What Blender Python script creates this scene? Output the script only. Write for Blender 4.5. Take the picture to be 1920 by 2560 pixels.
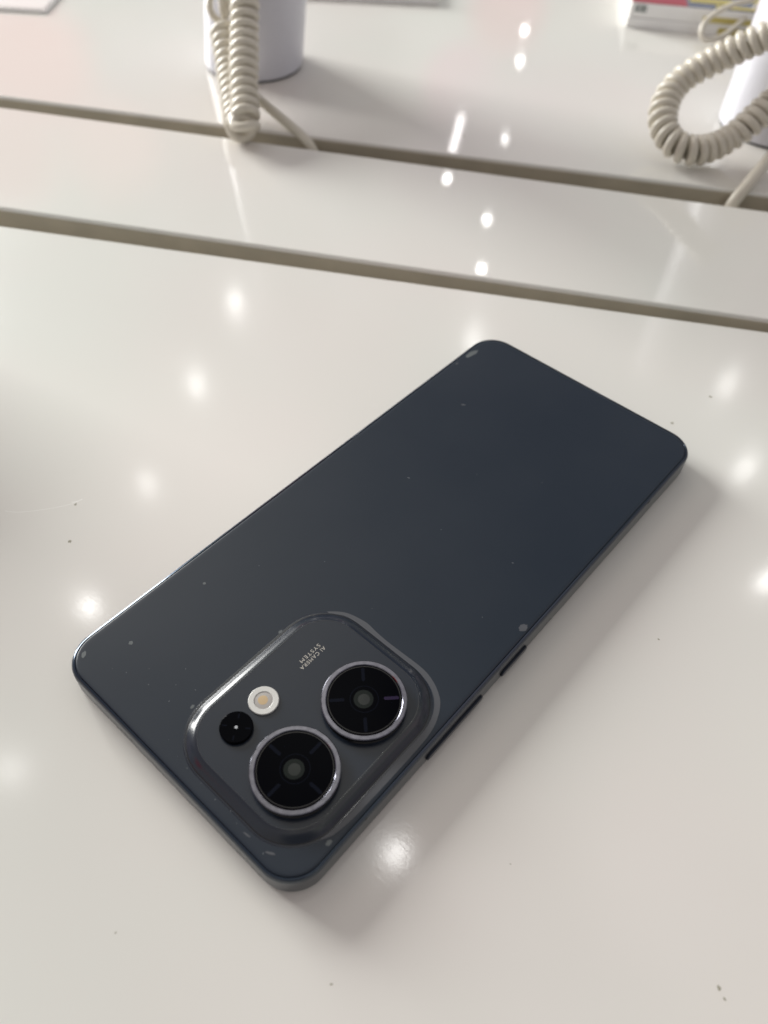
import bpy, bmesh, math, random
from mathutils import Vector, Matrix, noise
random.seed(4)
for o in list(bpy.data.objects): bpy.data.objects.remove(o)
S = bpy.context.scene
col = S.collection
MM = 0.001

# ------------------------------------------------------------------ camera
cam = bpy.data.cameras.new('camera')
co = bpy.data.objects.new('camera', cam); col.objects.link(co)
right = Vector((0.7481916, 0.6625838, 0.0345249))
down = Vector((0.5269432, -0.5617953, -0.6377436))
fwd = Vector((-0.4031627, 0.4953470, -0.7694746))
m = Matrix((right, -down, -fwd)).transposed().to_4x4()
m.translation = Vector((0.108954, -0.020673, 0.167421))
co.matrix_world = m
cam.sensor_fit = 'VERTICAL'; cam.sensor_height = 36; cam.sensor_width = 27
cam.lens = 36 * 1964.7 / 2560
cam.clip_start = 0.005; cam.clip_end = 60
cam.dof.use_dof = True; cam.dof.focus_distance = 0.190; cam.dof.aperture_fstop = 13
S.camera = co

# ------------------------------------------------------------------ world (soft light of the shop around the table)
W = bpy.data.worlds.new('World'); S.world = W; W.use_nodes = True
nt = W.node_tree; nt.nodes.clear()
def N(t, k, **kw):
    n = t.nodes.new(k)
    for a, b in kw.items(): setattr(n, a, b)
    return n
out = N(nt, 'ShaderNodeOutputWorld'); bg = N(nt, 'ShaderNodeBackground')
tc = N(nt, 'ShaderNodeTexCoord')
sep = N(nt, 'ShaderNodeSeparateXYZ'); nt.links.new(tc.outputs['Generated'], sep.inputs[0])
elev = N(nt, 'ShaderNodeValToRGB'); nt.links.new(sep.outputs['Z'], elev.inputs[0])
el = elev.color_ramp.elements
el[0].position = 0.0; el[0].color = (.28, .275, .265, 1)
el[1].position = 1.0; el[1].color = (.80, .77, .73, 1)
for p, c in ((.16, (.48, .47, .48, 1)), (.36, (.46, .45, .46, 1)), (.60, (.44, .45, .45, 1)), (.80, (.86, .84, .80, 1))):
    e = el.new(p); e.color = c
nz = N(nt, 'ShaderNodeTexNoise'); nz.inputs['Scale'].default_value = 3.2; nz.inputs['Detail'].default_value = 1.5
nt.links.new(tc.outputs['Generated'], nz.inputs['Vector'])
nr = N(nt, 'ShaderNodeValToRGB'); nt.links.new(nz.outputs['Fac'], nr.inputs[0])
e = nr.color_ramp.elements
e[0].position = .30; e[0].color = (1.18, .98, 1.02, 1); e[1].position = .70; e[1].color = (.90, 1.0, .92, 1)
x = e.new(.45); x.color = (1.04, .98, 1.06, 1); x = e.new(.55); x.color = (.98, 1.0, .94, 1)
mx = N(nt, 'ShaderNodeMix', data_type='RGBA', blend_type='MULTIPLY'); mx.inputs['Factor'].default_value = 1
nt.links.new(elev.outputs[0], mx.inputs[6]); nt.links.new(nr.outputs[0], mx.inputs[7])
nz2 = N(nt, 'ShaderNodeTexNoise'); nz2.inputs['Scale'].default_value = 7.5; nz2.inputs['Detail'].default_value = 2.5
nt.links.new(tc.outputs['Generated'], nz2.inputs['Vector'])
m2 = N(nt, 'ShaderNodeMapRange'); m2.inputs['From Min'].default_value = .35; m2.inputs['From Max'].default_value = .65
m2.inputs['To Min'].default_value = .62; m2.inputs['To Max'].default_value = 1.38
nt.links.new(nz2.outputs['Fac'], m2.inputs['Value'])
mv = N(nt, 'ShaderNodeVectorMath', operation='SCALE'); nt.links.new(mx.outputs[2], mv.inputs[0]); nt.links.new(m2.outputs[0], mv.inputs['Scale'])
cur = mv.outputs[0]
# broad coloured surroundings: (direction az, elev, half-angle cos range, colour)
def lobe(az, e_, inner, outer, colr):
    global cur
    a, b = math.radians(az), math.radians(e_)
    d = (math.cos(a) * math.cos(b), math.sin(a) * math.cos(b), math.sin(b))
    dot = N(nt, 'ShaderNodeVectorMath', operation='DOT_PRODUCT'); dot.inputs[1].default_value = d
    nt.links.new(tc.outputs['Generated'], dot.inputs[0])
    mr = N(nt, 'ShaderNodeMapRange', interpolation_type='SMOOTHSTEP')
    mr.inputs['From Min'].default_value = math.cos(math.radians(outer)); mr.inputs['From Max'].default_value = math.cos(math.radians(inner))
    nt.links.new(dot.outputs['Value'], mr.inputs['Value'])
    mi = N(nt, 'ShaderNodeMix', data_type='RGBA')
    nt.links.new(mr.outputs[0], mi.inputs['Factor']); nt.links.new(cur, mi.inputs[6]); mi.inputs[7].default_value = (*colr, 1)
    cur = mi.outputs[2]
lobe(160, 24, 1, 7, (1.35, 1.6, 1.5))
lobe(155, 17, 1, 5, (1.1, 1.25, 1.2))      # daylight from the shop front
lobe(153.5, 20, 1.5, 4.5, (1.0, .30, .30))
lobe(156.5, 24.5, 1, 4, (.9, .34, .34))     # red poster
lobe(150.0, 25, 1, 4, (1.0, .50, .48))
lobe(125.5, 21.5, .8, 3, (.8, .25, .45))
lobe(123, 17.5, 1, 3, (.8, .22, .28))
lobe(121, 27, 2, 9, (.52, .46, .58))
lobe(105, 42, 6, 28, (.20, .21, .25))         # dark far ceiling, added to deepen the phone's far end
lobe(163, 57, 4, 25, (2.0, 1.95, 1.75))      # bright overhead patch, added for the sheen on the phone back
lobe(215, 60, 10, 35, (.40, .34, .33))
lobe(-80, 25, 20, 60, (.55, .52, .50))
lobe(-40, 42, 10, 28, (.20, .20, .22))    # the photographer leaning over
lobe(-127, 33, 3, 9, (.95, .10, .08))         # red patch, added to draw a pink line on the chamfer       
nt.links.new(cur, bg.inputs[0]); bg.inputs[1].default_value = 0.70
nt.links.new(bg.outputs[0], out.inputs[0])

# ------------------------------------------------------------------ lamps
def area(name, loc, target, sx, sy, power, colr, shape='RECTANGLE'):
    l = bpy.data.lights.new(name, 'AREA'); l.shape = shape; l.size = sx
    if shape in ('RECTANGLE', 'ELLIPSE'): l.size_y = sy
    l.energy = power; l.color = colr
    o = bpy.data.objects.new(name, l); col.objects.link(o)
    o.location = loc
    o.rotation_euler = (Vector(target) - Vector(loc)).to_track_quat('-Z', 'Y').to_euler()
    return o
a, e_ = math.radians(180), math.radians(18)
area('window_light', (3 * math.cos(a) * math.cos(e_), .1 + 3 * math.sin(a) * math.cos(e_), 3 * math.sin(e_)), (0, .1, 0), 1.45, 1.4, 142, (1, 1, .97))
SPOT = [(-2.33, 1.83, 1.0), (-2.04, 1.36, .9), (-1.74, .88, .6), (-1.46, .43, 1.2), (-1.17, -.03, .7),
        (-3.34, 5.56, .9), (-3.03, 5.06, .8), (-2.42, 4.04, .5), (-1.95, 3.23, 1.0), (-1.70, 2.85, .6), (-1.39, 2.38, 1.0),
        (-.23, .52, 1.3), (-.43, 2.90, .8), (-.16, 2.49, 1.0), (.13, 2.04, 1.0), (-2.37, 3.42, .9)]
for sx_, sy_, k in SPOT:
    area('ceiling_spot', (sx_, sy_, 2.0), (sx_ * .2, sy_ * .2 + .1, 0), .028, 0, (.12 if sy_ > 3 else .24) * k, (1, .99, .97), 'DISK')
t_ = area('ceiling_tube', (-2.66, 3.88, 2.0), (-2.66, 3.88, 0), .03, .5, .6, (1, .96, .95))
t_.rotation_euler = (0, 0, math.radians(31))

# ------------------------------------------------------------------ render settings
S.render.engine = 'CYCLES'
S.view_settings.view_transform = 'Standard'; S.view_settings.look = 'None'
S.view_settings.exposure = 0.08; S.view_settings.gamma = 1; S.view_settings.use_curve_mapping = False
S.cycles.sample_clamp_indirect = 6

# ------------------------------------------------------------------ materials
def mat(name, base, rough=.4, metal=0, ior=1.5, coat=0, coat_rough=.05, emit=None, trans=0, sss=0, spec=.5):
    m = bpy.data.materials.new(name); m.use_nodes = True
    b = m.node_tree.nodes['Principled BSDF']
    b.inputs['Base Color'].default_value = (*base, 1); b.inputs['Roughness'].default_value = rough
    b.inputs['Metallic'].default_value = metal; b.inputs['IOR'].default_value = ior
    b.inputs['Coat Weight'].default_value = coat; b.inputs['Coat Roughness'].default_value = coat_rough
    b.inputs['Transmission Weight'].default_value = trans
    b.inputs['Specular IOR Level'].default_value = spec
    if sss:
        b.inputs['Subsurface Weight'].default_value = sss; b.inputs['Subsurface Radius'].default_value = (1, .9, .8); b.inputs['Subsurface Scale'].default_value = .002
    return m
def mottle(m, scale, c1, c2, detail=3, rough=None, bump=0, bscale=None, space='Object'):
    t = m.node_tree; b = t.nodes['Principled BSDF']
    tc = N(t, 'ShaderNodeTexCoord'); n = N(t, 'ShaderNodeTexNoise'); n.inputs['Scale'].default_value = scale; n.inputs['Detail'].default_value = detail
    t.links.new(tc.outputs[space], n.inputs['Vector'])
    r = N(t, 'ShaderNodeValToRGB'); r.color_ramp.elements[0].position = .3; r.color_ramp.elements[1].position = .7
    r.color_ramp.elements[0].color = (*c1, 1); r.color_ramp.elements[1].color = (*c2, 1)
    t.links.new(n.outputs['Fac'], r.inputs[0]); t.links.new(r.outputs[0], b.inputs['Base Color'])
    if rough:
        mr = N(t, 'ShaderNodeMapRange'); mr.inputs['To Min'].default_value = rough[0]; mr.inputs['To Max'].default_value = rough[1]
        t.links.new(n.outputs['Fac'], mr.inputs['Value']); t.links.new(mr.outputs[0], b.inputs['Roughness'])
    if bump:
        n2 = N(t, 'ShaderNodeTexNoise'); n2.inputs['Scale'].default_value = bscale or scale * 4; n2.inputs['Detail'].default_value = 4
        t.links.new(tc.outputs[space], n2.inputs['Vector'])
        bp = N(t, 'ShaderNodeBump'); bp.inputs['Strength'].default_value = bump; bp.inputs['Distance'].default_value = .0002
        t.links.new(n2.outputs['Fac'], bp.inputs['Height']); t.links.new(bp.outputs[0], b.inputs['Normal'])
    return m

def tabletop(k=1.0):
    m = mat('glossy_white_laminate', (.76, .745, .725), .1, ior=1.5)
    t = m.node_tree; b = t.nodes['Principled BSDF']
    tc = N(t, 'ShaderNodeTexCoord')
    n = N(t, 'ShaderNodeTexNoise'); n.inputs['Scale'].default_value = 6; n.inputs['Detail'].default_value = 3
    t.links.new(tc.outputs['Object'], n.inputs['Vector'])
    r = N(t, 'ShaderNodeValToRGB'); e = r.color_ramp.elements
    e[0].position = .3; e[0].color = (.795, .75, .715, 1); e[1].position = .7; e[1].color = (.76, .775, .725, 1)  # pink and green mottle puts coloured reflections into the base colour
    t.links.new(n.outputs['Fac'], r.inputs[0]); t.links.new(r.outputs[0], b.inputs['Base Color'])
    # wear: hair-fine scratches running all ways, seen only in the gloss
    hs = []
    for ang, sc in ((15, 260), (62, 200), (110, 300), (148, 180)):
        mp = N(t, 'ShaderNodeMapping'); mp.inputs['Rotation'].default_value = (0, 0, math.radians(ang)); mp.inputs['Scale'].default_value = (sc * .5, sc * 4.5, sc)
        t.links.new(tc.outputs['Object'], mp.inputs['Vector'])
        q = N(t, 'ShaderNodeTexNoise'); q.inputs['Scale'].default_value = 1; q.inputs['Detail'].default_value = 2; q.inputs['Distortion'].default_value = .6
        t.links.new(mp.outputs[0], q.inputs['Vector'])
        mr = N(t, 'ShaderNodeMapRange'); mr.inputs['From Min'].default_value = .60; mr.inputs['From Max'].default_value = .74
        t.links.new(q.outputs['Fac'], mr.inputs['Value']); hs.append(mr.outputs[0])
    acc = hs[0]
    for h in hs[1:]:
        ad = N(t, 'ShaderNodeMath', operation='ADD'); t.links.new(acc, ad.inputs[0]); t.links.new(h, ad.inputs[1]); acc = ad.outputs[0]
    n3 = N(t, 'ShaderNodeTexNoise'); n3.inputs['Scale'].default_value = 1100; n3.inputs['Detail'].default_value = 4
    t.links.new(tc.outputs['Object'], n3.inputs['Vector'])
    ad = N(t, 'ShaderNodeMath', operation='MULTIPLY_ADD'); ad.inputs[1].default_value = 1.0
    sc_ = N(t, 'ShaderNodeMath', operation='MULTIPLY'); sc_.inputs[1].default_value = .30; t.links.new(acc, sc_.inputs[0])
    t.links.new(n3.outputs['Fac'], ad.inputs[0]); t.links.new(sc_.outputs[0], ad.inputs[2])
    bp = N(t, 'ShaderNodeBump'); bp.inputs['Strength'].default_value = .10; bp.inputs['Distance'].default_value = .000032 * k * k
    t.links.new(ad.outputs[0], bp.inputs['Height']); t.links.new(bp.outputs[0], b.inputs['Normal'])
    n4 = N(t, 'ShaderNodeTexNoise'); n4.inputs['Scale'].default_value = 22; n4.inputs['Detail'].default_value = 5
    t.links.new(tc.outputs['Object'], n4.inputs['Vector'])
    mr = N(t, 'ShaderNodeMapRange'); mr.inputs['From Min'].default_value = .3; mr.inputs['From Max'].default_value = .7
    mr.inputs['To Min'].default_value = .08 * k; mr.inputs['To Max'].default_value = .13 * k
    t.links.new(n4.outputs['Fac'], mr.inputs['Value']); t.links.new(mr.outputs[0], b.inputs['Roughness'])
    b.inputs['Coat Weight'].default_value = .30 if k == 1 else .10; b.inputs['Coat Roughness'].default_value = .24
    return m
M = {}
M['top'] = tabletop(); M['top2'] = tabletop(.42)
M['core'] = mottle(mat('raw_board_edge', (.33, .30, .25), .6), 60, (.46, .41, .32), (.39, .35, .275), bump=.2)
M['film'] = None
M['back'] = mottle(mat('satin_blue_grey_glass', (.02, .028, .038), .36, ior=1.5, coat=.06, coat_rough=.18, spec=.36), 35, (.0115, .019, .0315), (.0145, .022, .0345), rough=(.34, .42))
M['frame'] = mottle(mat('anodised_blue_grey_frame', (.05, .06, .075), .3, metal=.75), 120, (.085, .097, .11), (.10, .113, .128), rough=(.24, .34))
M['rim'] = mat('polished_chamfer', (.02, .035, .06), .16, metal=.6, coat=.5)
M['island'] = mat('gloss_blue_grey_glass', (.010, .015, .025), .2, ior=1.5, coat=.35, coat_rough=.12)
M['island_top'] = mottle(mat('satin_island_glass', (.02, .027, .038), .3, ior=1.5, coat=.1, coat_rough=.12, spec=.42), 60, (.0105, .0165, .0285), (.013, .019, .031))
M['steel'] = mottle(mat('polished_ring', (.5, .5, .53), .14, metal=1), 900, (.15, .15, .18), (.21, .21, .25), rough=(.12, .2))
M['black'] = mat('black_glass', (.0008, .001, .0022), .03, spec=.03)
M['blackm'] = mat('black_satin', (.004, .004, .005), .3)
M['lens'] = mat('lens_element', (.009, .0125, .0115), .12, spec=.12)
M['lens2'] = mat('lens_pupil', (.005, .009, .009), .08, spec=.4)
M['streak'] = mat('lens_bar', (.0032, .0045, .010), .1, spec=.05)  # faint radial bars on the lens covers
M['streak2'] = mat('lens_bar_violet', (.016, .009, .034), .1, spec=.15)
M['silver'] = mat('pale_silver', (.66, .66, .64), .35, metal=.25)
M['diff'] = mat('flash_diffuser', (.42, .40, .38), .25, coat=.6)
M['amber'] = mat('flash_phosphor', (.55, .40, .22), .4, coat=.6)
M['ink'] = mat('pale_print', (.55, .52, .47), .5)
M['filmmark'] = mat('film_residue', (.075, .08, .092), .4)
M['filmmark2'] = mat('film_residue_pale', (.11, .125, .13), .5)
M['fleck'] = mat('dust', (.22, .24, .26), .6)
M['pin'] = mat('pale_pupil_dot', (.45, .47, .5), .3)  # pale dot at the centre of the small lens
M['dirt'] = mat('grime', (.36, .34, .27), .7)
M['scr'] = mat('scratch_raised', (.97, .97, .95), .5)
M['button'] = mat('navy_button', (.012, .018, .032), .28, metal=.5)
M['cord'] = mottle(mat('cream_vinyl', (.62, .575, .49), .34, coat=.35, coat_rough=.2), 80, (.66, .615, .52), (.71, .665, .57), rough=(.28, .4))
M['stand'] = mat('white_plastic', (.66, .66, .72), .3, coat=.2)
M['seam'] = mat('dark_rubber', (.05, .05, .055), .6)
M['cover'] = mat('clear_acrylic', (.86, .87, .86), .06, trans=.55, coat=.3)
M['white'] = mottle(mat('white_acrylic', (.70, .69, .66), .18, coat=.3), 40, (.93, .92, .90), (.90, .89, .87))
M['white'].node_tree.nodes['Principled BSDF'].inputs['Subsurface Scale'].default_value = .03
M['red'] = mat('red_print', (.42, .03, .06), .3, coat=.5)
M['blue'] = mat('blue_grey_print', (.15, .17, .24), .2, coat=.6)
M['gold'] = mat('yellow_print', (.55, .46, .13), .3, coat=.4)
M['dark'] = mat('grey_print', (.10, .13, .12), .4)

# ------------------------------------------------------------------ helpers
def obj(name, verts, faces, material, parent=None, smooth=True, sharp=35):
    me = bpy.data.meshes.new(name); me.from_pydata([tuple(v) for v in verts], [], faces); me.update()
    bm = bmesh.new(); bm.from_mesh(me); bmesh.ops.remove_doubles(bm, verts=bm.verts, dist=1e-7)
    bmesh.ops.recalc_face_normals(bm, faces=bm.faces); bm.to_mesh(me); bm.free()
    if smooth:
        me.shade_smooth(); me.set_sharp_from_angle(angle=math.radians(sharp))
    me.materials.append(material)
    o = bpy.data.objects.new(name, me); col.objects.link(o)
    if parent: o.parent = parent
    if smooth and len(verts) < 20000:
        w = o.modifiers.new('weighted_normals', 'WEIGHTED_NORMAL'); w.keep_sharp = True; w.weight = 100
    return o
def thing(name, loc, label, cat, group=None, kind=None):
    o = bpy.data.objects.new(name, None); o.empty_display_size = .01; o.location = loc; col.objects.link(o)
    o['label'] = label; o['category'] = cat
    if group: o['group'] = group
    if kind: o['kind'] = kind
    return o
def ring(cx, cy, w, h, r, z, n=18):
    """rounded rectangle, centre cx cy, mm"""
    p = []
    r = max(min(r, w / 2 - .001, h / 2 - .001), .01)
    for qx, qy, a0 in ((1, 1, 0), (-1, 1, 90), (-1, -1, 180), (1, -1, 270)):
        for i in range(n + 1):
            a = math.radians(a0 + 90 * i / n)
            p.append(((cx + qx * (w / 2 - r) + r * math.cos(a)) * MM, (cy + qy * (h / 2 - r) + r * math.sin(a)) * MM, z * MM))
    return p
def circ(cx, cy, r, z, n=72, squash=1):
    return [((cx + r * math.cos(2 * math.pi * i / n)) * MM, (cy + r * math.sin(2 * math.pi * i / n)) * MM, z * MM) for i in range(n)]
def loft(rings, cap0=True, cap1=True, close=False):
    v, f = [], []
    n = len(rings[0])
    for r_ in rings: v += r_
    k = len(rings)
    for j in range(k if close else k - 1):
        j2 = (j + 1) % k
        for i in range(n):
            f.append((j * n + i, j * n + (i + 1) % n, j2 * n + (i + 1) % n, j2 * n + i))
    if not close:
        if cap0: f.append(tuple(range(n))[::-1])
        if cap1: f.append(tuple(range((k - 1) * n, k * n)))
    return v, f
def rev(cx, cy, prof, n=72, cap0=True, cap1=True):
    return loft([circ(cx, cy, r, z, n) for r, z in prof], cap0, cap1)
def catmull(P, per=24):
    P = [Vector(p) for p in P]
    P = [P[0] * 2 - P[1]] + P + [P[-1] * 2 - P[-2]]
    o = []
    for i in range(1, len(P) - 2):
        a, b, c, d = P[i - 1:i + 3]
        for k in range(per):
            t = k / per
            o.append(.5 * ((2 * b) + (c - a) * t + (2 * a - 5 * b + 4 * c - d) * t * t + (3 * b - a - 3 * c + d) * t ** 3))
    o.append(P[-2]); return o
def resample(P, step):
    o = [P[0].copy()]; acc = 0
    for i in range(1, len(P)):
        a, b = P[i - 1], P[i]; L = (b - a).length
        if L == 0: continue
        while acc + L >= step:
            t = (step - acc) / L; a = a.lerp(b, t); o.append(a.copy()); L = (b - a).length; acc = 0
        acc += L
    return o
def frames(P, up=Vector((0, 0, 1))):
    T = []
    for i in range(len(P)):
        T.append((P[min(i + 1, len(P) - 1)] - P[max(i - 1, 0)]).normalized())
    n = (up - T[0] * up.dot(T[0])).normalized(); F = []
    for t in T:
        n = (n - t * n.dot(t)).normalized(); F.append((t, n, t.cross(n)))
    return F
def tube(P, r, seg=10, flat=1.0):
    F = frames(P); v, f = [], []
    for i, (p, (t, n, b)) in enumerate(zip(P, F)):
        for k in range(seg):
            a = 2 * math.pi * k / seg
            v.append(tuple((p + n * (r * math.cos(a)) + b * (r * math.sin(a))) * MM))
    for i in range(len(P) - 1):
        for k in range(seg):
            f.append((i * seg + k, i * seg + (k + 1) % seg, (i + 1) * seg + (k + 1) % seg, (i + 1) * seg + k))
    f.append(tuple(range(seg))[::-1]); f.append(tuple(range((len(P) - 1) * seg, len(P) * seg)))
    return v, f
def helix(P, R, pitch, phase=0, step=.6, rfun=None):
    """centre line of a coiled cord wound round the spine P (mm)"""
    Q = resample(catmull(P), step); F = frames(Q); o = []; s = 0
    per = 6
    for i in range(len(Q) - 1):
        for k in range(per):
            t = k / per
            p = Q[i].lerp(Q[i + 1], t); n = F[i][1].lerp(F[i + 1][1], t).normalized(); b = F[i][2].lerp(F[i + 1][2], t).normalized()
            L = (i + t) * step; u = L / (step * len(Q))
            pt = pitch(u) if callable(pitch) else pitch
            s += (step / per) / pt * 2 * math.pi
            rr = R * (1 + .035 * math.sin(s * .137 + 1) + .03 * math.sin(s * .071))
            if rfun: rr *= rfun(u)
            o.append(p + n * (rr * math.cos(s + phase)) + b * (rr * math.sin(s + phase)))
    return resample(o, .75)

# ------------------------------------------------------------------ the display table
table = thing('display_table', (0, 0, 0), 'glossy white slatted shop display table with two straight grooves under the phone', 'table', kind='structure')
def ln(p, q, x):  # y on the line through p q
    return p[1] + (q[1] - p[1]) * (x - p[0]) / (q[0] - p[0])
G1N = ((-181.7, 93.2), (65.2, 241.2)); G1F = ((-192.8, 100.6), (62.3, 247.9))
G2N = ((-271.8, 148.1), (30.2, 319.8)); G2F = ((-281.9, 154.3), (23.6, 332.8))
def slab(name, near, far, x0, x1, thick=26, bev=.9, mt='top'):
    """a board whose long edges follow the two lines; (line or y value)"""
    def Y(l, x): return ln(l[0], l[1], x) if isinstance(l, tuple) else l(x)
    A = [(x0, Y(near, x0)), (x1, Y(near, x1)), (x1, Y(far, x1)), (x0, Y(far, x0))]
    def inset(d):
        c = []
        for i in range(4):
            p0, p1, p2 = Vector(A[i - 1]), Vector(A[i]), Vector(A[(i + 1) % 4])
            e1 = (p1 - p0).normalized(); e2 = (p2 - p1).normalized()
            n1 = Vector((-e1.y, e1.x)); n2 = Vector((-e2.y, e2.x))
            bis = (n1 + n2).normalized(); c.append(p1 + bis * (d / max(.2, bis.dot(n1))))
        return c
    rings = []
    for d, z in ((0, -thick), (0, -bev), (.12 * bev, -.62 * bev), (.38 * bev, -.3 * bev), (.7 * bev, -.08 * bev), (bev, 0)):
        rings.append([(p.x * MM, p.y * MM, z * MM) for p in inset(d)])
    v, f = loft(rings)
    return obj(name, v, f, M[mt], table, True, 50)
near_edge = lambda x: -420 + .6 * x
far_edge = lambda x: 1500 + .6 * x
slab('front_board', near_edge, G1N, -700, 620)
slab('middle_plank', G1F, G2N, -700, 620, mt='top2')
slab('rear_board', G2F, far_edge, -1100, 900, mt='top2')
# raw edges and bottom of the grooves
def prism(name, pts, z0, z1, material, parent):
    n = len(pts); v = [(x * MM, y * MM, z0 * MM) for x, y in pts] + [(x * MM, y * MM, z1 * MM) for x, y in pts]
    f = [tuple(range(n))[::-1], tuple(range(n, 2 * n))] + [(i, (i + 1) % n, n + (i + 1) % n, n + i) for i in range(n)]
    return obj(name, v, f, material, parent, False)
for k, (F_, far_) in enumerate(((G1F, None), (G2F, None))):
    xs = (-695, 615)
    prism('groove_lining', [(xs[0], ln(*F_, xs[0]) - .5), (xs[1], ln(*F_, xs[1]) - .5), (xs[1], ln(*F_, xs[1]) + .2), (xs[0], ln(*F_, xs[0]) + .2)], -25.5, -1.5, M['core'], table)
prism('base_board', [(-690, near_edge(-690) + 5), (610, near_edge(610) + 5), (610, 1400), (-690, 1000)], -44, -26.3, M['core'], table)

def blob(cx, cy, r, z, n=14, jag=.35, el=1, ang=0, seed=0, h=.02):
    rnd = random.Random(seed); pts = []
    for i in range(n):
        a = 2 * math.pi * i / n; rr = r * (1 + jag * (rnd.random() - .5))
        x, y = rr * math.cos(a) * el, rr * math.sin(a)
        pts.append((cx + x * math.cos(ang) - y * math.sin(ang), cy + x * math.sin(ang) + y * math.cos(ang)))
    v = [(x * MM, y * MM, z * MM) for x, y in pts] + [(x * MM, y * MM, (z + h) * MM) for x, y in pts]
    f = [tuple(range(n, 2 * n))] + [(i, (i + 1) % n, n + (i + 1) % n, n + i) for i in range(n)]
    return v, f
for i, (x, y, r) in enumerate(((66, 195.2, .42), (62.9, 175.4, .42), (-42.3, 31.2, .3), (-32.6, 22.7, .42), (89.1, -4.3, .22),
                               (143.4, 43.5, .32), (145.0, 42.6, .22), (101.5, 35.2, .14), (52.8, -25.4, .16), (-101.4, 281.4, .6), (98, 103, .22))):
    v, f = blob(x, y, r, .012, jag=.8, el=1.3, ang=i, seed=i, h=.01)
    obj('grime_speck', v, f, M['dirt'], table, False)
scr = catmull([(-54, 17, .0), (-50.8, 19.5, .0), (-46.4, 25.2, 0), (-43.4, 30.3, 0), (-43.0, 32.2, 0)], 8)
v, f = tube(scr, .045, 6); v = [(a_, b_, c_ * .12) for a_, b_, c_ in v]; obj('scratch', v, f, M['scr'], table)
v, f = tube(catmull([(-43.8, 30.9, 0), (-43.0, 31.8, 0), (-42.6, 33.6, 0)], 5), .09, 6); v = [(a_, b_, c_ * .12) for a_, b_, c_ in v]; obj('scratch', v, f, M['scr'], table)

# ------------------------------------------------------------------ the smartphone, lying on its screen
PW, PL = 75.0, 163.2
phone = thing('smartphone', (0, 0, 0), 'dark blue-grey smartphone lying face down on the white table, camera side toward the viewer', 'smartphone')
cx, cy = PW / 2, PL / 2
def rr(off, z, r=8.3): return ring(cx - .1, cy - .05, PW + .8 - 2 * off, PL + .8 - 2 * off, r - off, z, 24)
prof = [(1.0, .12), (.45, .35), (.12, .8), (0, 1.4), (0, 6.3), (.03, 6.75), (.12, 7.05), (.30, 7.26), (.42, 7.32)]
v, f = loft([rr(o, z) for o, z in prof] + [rr(.42, 6.9), rr(3, 6.9)], True, True)
frame = obj('frame', v, f, M['frame'], phone, True, 40)
v, f = loft([rr(.44, 6.95), rr(.44, 7.33), rr(.62, 7.41), rr(.84, 7.46), rr(.92, 7.34), rr(.94, 6.95)], close=True)
obj('chamfer', v, f, M['rim'], phone, True, 35)
v, f = loft([rr(1.0, 6.95), rr(1.0, 7.32), rr(1.1, 7.43), rr(1.5, 7.49), rr(2.3, 7.5)], False, True)
obj('back_panel', v, f, M['back'], phone, True, 40)
v, f = loft([rr(1.3, .0), rr(1.3, .3)]); obj('screen', v, f, M['black'], phone, True)

# shade in the crease at the island's base is a black strip
# camera island: pressed up out of the back with an S-shaped flank
IC = (52.0, 28.0); IW, IH, IR, HI = 39.2, 48.4, 11.4, 1.22
rings = [ring(*IC, IW + 1.4, IH + 1.4, IR + .7, 7.47, 20), ring(*IC, IW + 1.2, IH + 1.2, IR + .6, 7.515, 20), ring(*IC, IW + .5, IH + .5, IR + .25, 7.53, 20)]
NS = 14
for i in range(NS + 1):
    t = i / NS; off = 2.3 * t
    s = 1 - (1 - t) ** 1.5
    rings.append(ring(*IC, IW - 2 * off, IH - 2 * off, IR - off, 7.53 + HI * s, 20))
rings.append(ring(*IC, IW - 2 * 2.42, IH - 2 * 2.42, IR - 2.42, 7.53 + HI + .06, 20))
rings.append(ring(*IC, IW - 2 * 2.60, IH - 2 * 2.60, IR - 2.60, 7.53 + HI + .01, 20))
v, f = loft(rings, False, False)
isl = obj('camera_island', v, f, M['island'], phone, True, 60)
v, f = loft([ring(*IC, IW - 2 * o_, IH - 2 * o_, IR - o_, z_, 20) for o_, z_ in ((-.12, 7.5), (-.1, 7.56), (.16, 7.60), (.2, 7.5))], close=True)
obj('island_crease_shade', v, f, M['blackm'], isl, True, 60)  # black strip standing in for the crease's shade
ZT = 7.53 + HI + .01
v, f = loft([ring(*IC, IW - 2 * 2.60, IH - 2 * 2.60, IR - 2.60, ZT, 20), ring(*IC, IW - 2 * 3.2, IH - 2 * 3.2, IR - 3.2, ZT, 20)], False, True)
obj('island_plate', v, f, M['island_top'], isl, True, 60)

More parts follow.
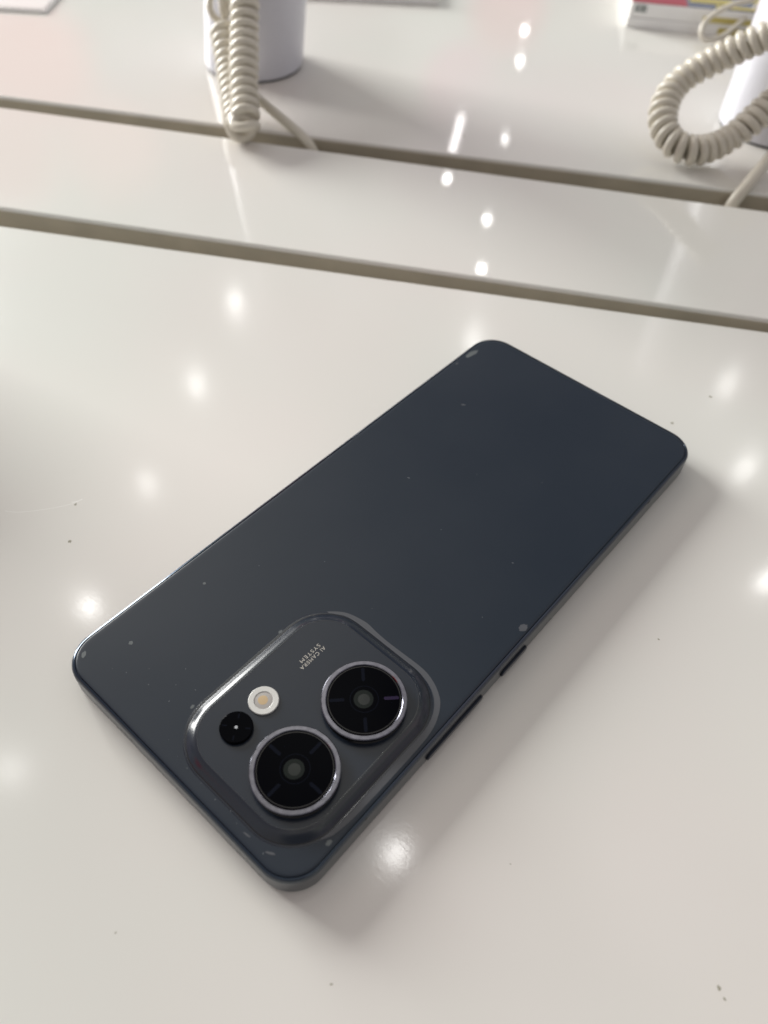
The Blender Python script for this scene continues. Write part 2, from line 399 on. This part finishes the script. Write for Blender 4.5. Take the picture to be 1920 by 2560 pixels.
def bar(x, y, ang, l, w, z, h=.006):
    c, s = math.cos(ang), math.sin(ang); pts = []
    for i in range(12):
        a = 2 * math.pi * i / 12; u, q = math.cos(a), math.sin(a)
        px = (l / 2 - w / 2) * (1 if u > 0 else -1) + u * w / 2; py = q * w / 2
        pts.append((x + px * c - py * s, y + px * s + py * c))
    n = len(pts)
    v = [(a * MM, b * MM, z * MM) for a, b in pts] + [(a * MM, b * MM, (z + h) * MM) for a, b in pts]
    return v, [tuple(range(n, 2 * n))] + [(i, (i + 1) % n, n + (i + 1) % n, n + i) for i in range(n)]
def big_lens(x, y, a0, iris_off, top, tint):
    R0 = 9.35; z0 = ZT - .02
    v, f = rev(x, y, [(R0 - .15, z0), (R0 - .15, z0 + .15), (R0 - .3, z0 + .35), (R0 - .3, z0 + top - .75), (R0 - .05, z0 + top - .6)], 96, True, True)
    barrel = obj('lens_barrel', v, f, M['blackm'], isl, True, 35)
    zt = z0 + top
    v, f = loft([circ(x, y, r, z, 128) for r, z in ((R0 - .1, zt - .62), (R0, zt - .50), (R0, zt - .16), (R0 - .17, zt), (R0 - .95, zt), (R0 - 1.12, zt - .13), (R0 - 1.12, zt - .4), (R0 - .5, zt - .6))], close=True)
    obj('lens_ring', v, f, M['steel'], isl, True, 25)
    v, f = rev(x, y, [(R0 - 1.13, zt - .5), (R0 - 1.13, zt - .13), (R0 - 1.35, zt - .09), (2, zt - .06), (.05, zt - .055)], 96, False, True)
    g = obj('lens_cover', v, f, M['black'], isl, True, 40)
    zg = zt - .075
    for ra, rb, mt in ((3.0, 3.14, 'streak'), (7.75, 7.95, 'blackm')):
        v, f = loft([circ(x, y, r, z, 96) for r, z in ((ra, zg - .03), (ra, zg + .022), (rb, zg + .020), (rb, zg - .03))], close=True)
        obj('inner_ring', v, f, M[mt], g, True, 40)
    v, f = rev(x + iris_off[0], y + iris_off[1], [(2.15, zg - .05), (2.15, zg + .025), (1.9, zg + .03), (1.5, zg + .032)], 48, False, True)
    obj('lens_element', v, f, M['lens'], g, True, 60)
    v, f = rev(x + iris_off[0] + .1, y + iris_off[1], [(1.3, zg + .01), (1.3, zg + .036), (.4, zg + .045), (.05, zg + .046)], 36, False, True)
    obj('lens_pupil', v, f, M['lens2'], g, True, 60)
    for i in range(4):
        a = a0 + i * math.pi / 2
        v, f = bar(x + 5.9 * math.cos(a), y + 5.9 * math.sin(a), a, 3.3, .8, zg - .03, .06)
        obj('lens_bar', v, f, M['streak2'] if (tint and i == 3) else M['streak'], g, True, 40)
big_lens(58.6, 17.1, math.radians(0), (-.1, -.2), 2.15, False)
big_lens(58.6, 37.9, math.radians(45 + 90), (-.1, -.1), 2.15, True)

# flash
z0 = ZT - .02
v, f = loft([circ(42.15, 23.55, r, z, 64) for r, z in ((3.35, z0), (3.35, z0 + .42), (3.22, z0 + .52), (2.15, z0 + .50), (2.02, z0 + .38), (2.02, z0))], close=True)
fl = obj('flash', v, f, M['silver'], isl, True, 30)
v, f = rev(42.15, 23.55, [(2.02, z0), (2.02, z0 + .34), (1.4, z0 + .42), (.1, z0 + .45)], 48, False, True); obj('diffuser', v, f, M['diff'], fl)
v, f = rev(42.0, 23.5, [(1.1, z0 + .3), (1.1, z0 + .442), (.6, z0 + .458), (.1, z0 + .466)], 32, False, True); obj('phosphor', v, f, M['amber'], fl)
# small lens
v, f = rev(42.6, 15.35, [(3.55, z0), (3.55, z0 + .5), (3.6, z0 + .55), (3.6, z0 + .85), (3.42, z0 + 1.0), (3.3, z0 + .985), (.1, z0 + .99)], 64, True, True)
sl = obj('small_lens', v, f, M['black'], isl, True, 30)
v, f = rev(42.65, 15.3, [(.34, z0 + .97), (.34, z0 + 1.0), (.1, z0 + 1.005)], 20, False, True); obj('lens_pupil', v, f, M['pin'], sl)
for i in range(4):
    a = math.radians(35 + 90 * i)
    v, f = bar(42.6 + 2.5 * math.cos(a), 15.35 + 2.5 * math.sin(a), a, 1.1, .3, z0 + .975, .03); obj('lens_bar', v, f, M['streak'], sl)

# lettering
def text(body, x, y, size, spacing, parent):
    cu = bpy.data.curves.new('t', 'FONT'); cu.body = body; cu.size = size * MM; cu.space_character = spacing; cu.extrude = .004 * MM; cu.resolution_u = 6
    cu.offset = -.004 * MM
    tmp = bpy.data.objects.new('t', cu); col.objects.link(tmp)
    me = bpy.data.meshes.new_from_object(tmp.evaluated_get(bpy.context.evaluated_depsgraph_get()))
    bpy.data.objects.remove(tmp); me.name = 'lettering'
    xs = [q.co.x for q in me.vertices]; return me, min(xs), max(xs)
def put_text(body, xbase, ystart, ylen, cap):
    me, a, b = text(body, 0, 0, cap / .70, 1.2, None)
    # reading direction is -y, letters stand up toward +x
    sc = ylen * MM / (b - a)
    for q in me.vertices:
        u, w, z = (q.co.x - a) * sc, q.co.y, q.co.z
        q.co = (xbase * MM + w, ystart * MM - u, (ZT + .012) * MM + z)
    me.materials.append(M['ink'])
    o = bpy.data.objects.new('lettering', me); col.objects.link(o); o.parent = isl; return o
put_text('AI CAMERA', 42.1, 42.1, 7.6, .92)
put_text('SYSTEM', 40.78, 41.7, 6.0, .92)

# buttons on the long side
def button(y0, y1):
    yc, h = (y0 + y1) / 2, (y1 - y0); r = 1.15; zc = 2.9
    rings = []
    for x, k in ((PW - .1, 0), (PW + .62, 0), (PW + .80, .18), (PW + .86, .45)):
        p = []
        for q in ring(0, 0, h - 2 * k, 2 * r - 2 * k, r - k, 0, 8): p.append((x * MM, yc * MM + q[0], zc * MM + q[1]))
        rings.append(p)
    v, f = loft(rings)
    p1 = []
    for x, k in ((PW - .1, -.22), (PW + .315, -.22)):
        p1.append([(x * MM, yc * MM + q[0], zc * MM + q[1]) for q in ring(0, 0, h - 2 * k, 2 * r - 2 * k, r - k, 0, 8)])
    return (v, f), loft(p1)
for nm, y0, y1 in (('volume_button', 39.5, 59.6), ('power_button', 66.8, 77.2)):
    (v, f), (v2, f2) = button(y0, y1)
    b_ = obj(nm, v, f, M['button'], phone, True, 35); obj('button_gap', v2, f2, M['blackm'], b_, True)
# antenna breaks and microphone holes
def box(x0, x1, y0, y1, z0, z1):
    v = [(x * MM, y * MM, z * MM) for x in (x0, x1) for y in (y0, y1) for z in (z0, z1)]
    return v, [(0, 1, 3, 2), (4, 6, 7, 5), (0, 4, 5, 1), (2, 3, 7, 6), (0, 2, 6, 4), (1, 5, 7, 3)]
v, f = box(PW - .5, PW + .32, 134.2, 135.2, 6.0, 7.0); obj('antenna_break', v, f, M['blackm'], phone, False)
v, f = box(PW - .5, PW + .32, 20.2, 20.7, 6.3, 7.0); obj('antenna_break', v, f, M['blackm'], phone, False)
for x, l in ((22.2, .9), (23.9, 1.0), (25.7, .9)):
    v, f = box(x - l / 2, x + l / 2, -.47, .2, 3.3, 3.9); obj('microphone_slot', v, f, M['blackm'], phone, False)
v, f = loft([[((60.2 + .32 * math.cos(a)) * MM, y * MM, (3.5 + .32 * math.sin(a)) * MM) for a in [2 * math.pi * i / 16 for i in range(16)]] for y in (.2, -.47)])
obj('microphone_hole', v, f, M['blackm'], phone)

# lifted protective film showing grey round the island, and chips elsewhere
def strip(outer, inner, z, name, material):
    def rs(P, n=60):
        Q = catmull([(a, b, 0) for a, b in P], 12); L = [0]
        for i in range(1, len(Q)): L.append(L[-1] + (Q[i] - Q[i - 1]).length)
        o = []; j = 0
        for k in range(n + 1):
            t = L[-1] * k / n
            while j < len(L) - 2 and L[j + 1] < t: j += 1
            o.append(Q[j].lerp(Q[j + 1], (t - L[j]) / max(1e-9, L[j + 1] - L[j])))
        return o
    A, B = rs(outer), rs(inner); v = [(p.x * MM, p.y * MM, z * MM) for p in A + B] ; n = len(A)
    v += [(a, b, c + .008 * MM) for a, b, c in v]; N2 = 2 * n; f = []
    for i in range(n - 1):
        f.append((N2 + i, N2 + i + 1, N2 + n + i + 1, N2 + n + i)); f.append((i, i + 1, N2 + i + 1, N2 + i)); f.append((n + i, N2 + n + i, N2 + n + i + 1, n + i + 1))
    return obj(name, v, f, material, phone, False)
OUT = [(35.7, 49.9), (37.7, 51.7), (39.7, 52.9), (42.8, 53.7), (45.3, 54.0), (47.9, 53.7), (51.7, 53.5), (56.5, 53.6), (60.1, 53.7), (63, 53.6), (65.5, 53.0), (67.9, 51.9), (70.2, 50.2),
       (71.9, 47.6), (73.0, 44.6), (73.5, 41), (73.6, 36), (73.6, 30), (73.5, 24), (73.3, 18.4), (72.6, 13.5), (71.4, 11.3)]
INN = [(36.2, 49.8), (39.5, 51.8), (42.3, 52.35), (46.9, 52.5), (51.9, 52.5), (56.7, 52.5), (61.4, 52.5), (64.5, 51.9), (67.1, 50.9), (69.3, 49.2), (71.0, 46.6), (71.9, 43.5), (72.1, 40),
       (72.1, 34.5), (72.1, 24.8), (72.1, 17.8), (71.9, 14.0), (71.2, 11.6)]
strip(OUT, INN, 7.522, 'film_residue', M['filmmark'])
for i, (x, y, r, e2, an, mt) in enumerate(((8.6, 13.3, .48, 1.05, 0, 'filmmark2'), (8.2, 35.4, .34, 1.1, 1, 'filmmark2'), (73.0, 78.2, .9, 1.35, 1.4, 'filmmark'),
        (3.3, 4.3, .45, 1.9, -.9, 'filmmark2'), (2.1, 150.6, .8, 3.2, 1.45, 'filmmark2'), (1.7, 143.5, .25, 2.5, 1.5, 'filmmark'), (14.8, 129.8, .3, 2.4, .6, 'filmmark'),
        (73.0, 12.0, .45, 1.6, 1.6, 'filmmark2'), (31.2, 12.6, .35, 1.5, 1.6, 'filmmark2'), (31.6, 38.5, .35, 1.6, 1.5, 'filmmark2'), (66, 3.0, .25, 4.0, .5, 'filmmark'), (60, 2.3, .16, 6.0, .15, 'filmmark'))):
    v, f = blob(x, y, r, 7.50, n=16, jag=.3, el=e2, ang=an, seed=50 + i, h=.018); obj('film_chip', v, f, M[mt], phone, False)
rnd = random.Random(9)
for i, (x, y) in enumerate([(28.6, 15.6), (24.5, 13.5), (20, 9.5), (17, 12), (14, 8), (11, 6.5), (26.5, 10), (23, 17.5), (37.6, 3.3), (41, 3.0), (45.6, 2.9), (50.2, 2.7), (54.3, 3.2), (33.4, 4.4),
                            (64.0, 73.9), (55.5, 64.5), (58, 66.2), (43, 57.8), (40, 88), (25, 60), (14, 48), (35, 110), (50, 120), (22, 96), (60, 92), (57, 2.4), (65, 2.0), (48.5, 20.2), (49.5, 41), (54, 4.9)]):
    v, f = blob(x, y, rnd.uniform(.03, .08), 7.50 if y > 5 or x < 33 else 7.52, n=7, jag=.6, el=rnd.uniform(1, 4), ang=rnd.uniform(0, 3), seed=i, h=.03)
    if 33 < x < 71 and 5 < y < 51: v = [(a, b, c + (ZT - 7.5) * MM) for a, b, c in v]
    obj('dust_fleck', v, f, M['fleck'], phone, False)

# ------------------------------------------------------------------ stands
def stand(loc, label, lean=(0, 0), taper=0, H=150, R=25.0):
    t = thing('display_stand', (loc[0] * MM, loc[1] * MM, 0), label, 'display stand', 'white display stands on the table')
    def body(prof): return loft([[((lean[0] * z / H + (r) * math.cos(2 * math.pi * i / 96)) * MM, (lean[1] * z / H + r * math.sin(2 * math.pi * i / 96)) * MM, z * MM) for i in range(96)] for r, z in prof])
    v, f = body([(R - 1.3, .9), (R - .7, 1.0), (R - .2, 1.5), (R, 2.4), (R - taper * .3, H * .3), (R - taper, H - 1), (R - taper - 1, H)])
    obj('post', v, f, M['stand'], t, True, 40)
    v, f = body([(R - .9, .02), (R - .9, .92)]); obj('foot_pad', v, f, M['seam'], t, True)
    return t
stand((-227.6, 266.6), 'white cylinder stand rising behind the hanging coil, in the upper left', (13, 11), 0)
stand((-2.4, 396.0), 'white round stand at the right edge behind the looped coil', (-2, -2), 3)

stand((-168, 10), 'unseen short white stand added past the left edge to cast the soft shadow', (0, 0), 1, H=58)  # out of view, added only for its soft shadow
# ------------------------------------------------------------------ coiled cords
COIL_L = [(-206.1, 247.3, 47.5), (-200.4, 241.2, 40.7), (-194.9, 235.1, 33.8), (-188.5, 228.2, 27.3), (-178.5, 218.1, 19.5), (-169.8, 210.0, 13.4), (-164.0, 204.2, 9.4), (-165.5, 203.7, 7.4), (-172.5, 207.5, 7.6), (-181.6, 214.2, 10.5), (-193.0, 222.8, 15.8), (-203.1, 229.9, 23.1), (-209.4, 234.3, 27.9)]
RING_L = [(-209.4, 234.3, 27.9), (-211.1, 235.6, 29.7), (-214.0, 233.5, 32.4), (-216.7, 233.7, 35.3), (-219.1, 236.8, 38.5), (-219.3, 240.8, 39.9), (-217.0, 241.2, 37.6), (-213.6, 238.5, 34.1), (-212.4, 239.0, 31.9), (-214.8, 243.3, 35.5), (-219.3, 248.3, 41.8)]
COIL_R = [(3.5, 364.8, 54.9), (-2.5, 363.5, 50.8), (-8.8, 361.9, 46.5), (-15.4, 359.7, 42.1), (-24.8, 356.3, 34.4), (-32.8, 348.6, 27.2), (-34.9, 340.8, 20.6), (-30.8, 331.9, 14.1), (-22.8, 327.5, 9.6), (-14.6, 329.0, 7.4), (-8.8, 336.2, 7.4), (-4.7, 345.4, 9.6), (-0.7, 352.1, 15.2), (2.8, 359.7, 22.2), (6.0, 366.6, 28.8), (9.2, 373.2, 35.3)]
THIN = [(-58.1, 502.8, 26.6), (-62.9, 490.1, 20.9), (-69.7, 482.6, 18.4), (-75.2, 474.2, 14.6), (-77.6, 467.7, 10.3), (-76.3, 464.3, 6.2), (-73.1, 464.9, 3.6), (-70.5, 470.6, 3.3), (-67.7, 479.3, 4.8), (-65.8, 491.2, 8.9), (-65.1, 500.6, 12.0), (-63.0, 513.3, 16.4)]
CORD_L = [(-181.4, 217.7, 17), (-179.3, 225.9, 9), (-171.4, 226.9, 6), (-162.2, 227.8, 2.6), (-154.8, 228.8, -.5), (-148.0, 229.5, -5), (-145, 228.5, -13), (-144, 228, -24)]
CORD_R = [(26, 372, 28), (18.6, 363.5, 17), (15.4, 350.5, 9), (15.6, 336.9, 5.5), (15.6, 327.3, 2), (14.6, 321.5, -4), (13.5, 319, -14), (13, 318, -24)]
cl = thing('coiled_cord', (-.165, .205, 0), 'cream coiled security cord hanging in a narrow loop before the left stand', 'coiled cord', 'coiled security cords')
def P0(o): o.matrix_parent_inverse = Matrix.Translation(o.parent.location).inverted(); return o
v, f = tube(helix(COIL_L, 4.7, lambda u: 4.9 - 1.4 * max(0, u - .45), .5), 2.0, 12); P0(obj('coil', v, f, M['cord'], cl, True, 80))
v, f = tube(catmull(RING_L, 10), 1.6, 12); P0(obj('loose_turn', v, f, M['cord'], cl, True, 80))
v, f = tube(catmull(CORD_L, 10), 2.15, 14); P0(obj('straight_lead', v, f, M['cord'], cl, True, 80))
cr = thing('coiled_cord', (-.015, .33, 0), 'cream coiled security cord lying in a wide loop before the right stand', 'coiled cord', 'coiled security cords')
v, f = tube(helix(COIL_R, 4.45, 4.2, 0), 1.95, 12); P0(obj('coil', v, f, M['cord'], cr, True, 80))
v, f = tube(catmull(CORD_R, 10), 2.7, 14); P0(obj('straight_lead', v, f, M['cord'], cr, True, 80))
th = thing('thin_cord', (-.07, .47, 0), 'thin cream cord looped over the front edge of the printed sign block', 'cord')
v, f = tube(catmull(THIN, 12), 1.45, 12); P0(obj('loop', v, f, M['cord'], th, True, 80))

# ------------------------------------------------------------------ acrylic price blocks on the rear board
def frame_mat(x, y, deg): return Matrix.Translation((x * MM, y * MM, 0)) @ Matrix.Rotation(math.radians(deg), 4, 'Z')
def rbox(name, x0, x1, y0, y1, z0, z1, material, parent, r=.8, bev=.3):
    w, d = x1 - x0, y1 - y0; c = ((x0 + x1) / 2, (y0 + y1) / 2)
    v, f = loft([ring(*c, w - 2 * bev, d - 2 * bev, r, z0, 4), ring(*c, w, d, r, z0 + bev, 4), ring(*c, w, d, r, z1 - bev, 4), ring(*c, w - 2 * bev, d - 2 * bev, r, z1, 4)])
    return obj(name, v, f, material, parent, True, 40)
blk = thing('sign_block', (0, 0, 0), 'clear-topped white sign block with red, grey and yellow print, upper right corner', 'sign block')
blk.matrix_world = frame_mat(-119.5, 458.2, 32.6)
rbox('base', 0, 150, 0, 80, 0, 5.2, M['white'], blk)
rbox('front_panel', .4, 149, .5, 79, 5.3, 12.6, M['white'], blk)
rbox('red_print', 1, 32, 1.5, 78, 12.62, 13.0, M['red'], blk, .3, .1)
rbox('grey_print', 32.2, 149, 1.5, 78, 12.62, 13.0, M['blue'], blk, .3, .1)
for x0, x1, y0, y1 in ((34, 60, 9, 17), (48, 92, 2.5, 7), (70, 120, 16, 24)):
    rbox('yellow_print', x0, x1, y0, y1, 13.02, 13.2, M['gold'], blk, .2, .05)
rbox('yellow_band', 42, 149, .25, .45, 6.2, 9.2, M['gold'], blk, .05, .02)
rbox('yellow_band', 52, 149, -.15, .05, .7, 4.2, M['gold'], blk, .05, .02)
for i, (x, w) in enumerate(((3.2, .5), (4.2, .9), (5.7, .4), (6.8, 1.5), (9.0, .6))):
    rbox('print_mark', x, x + w, .2, .4, 8.2, 11.8, M['dark'], blk, .05, .02)
b2 = thing('sign_block', (0, 0, 0), 'plain cream sign block cut by the top edge right of the left stand', 'sign block')
b2.matrix_world = frame_mat(-277.2, 352.1, 40.2)
rbox('base', -25, 80.4, 0, 60, 0, 4.5, M['white'], b2); rbox('print_sheet', -23, 79, 1.5, 58, 4.55, 5, M['white'], b2, .5, .1)
b3 = thing('sign_block', (0, 0, 0), 'plain white sign block in the top left corner', 'sign block')
b3.matrix_world = frame_mat(-377.7, 212.7, 38)
rbox('base', -80, 26, 0, 60, 0, 1.6, M['white'], b3); rbox('print_sheet', -78, 24.5, 1.5, 58, 1.65, 1.9, M['white'], b3, .5, .1)
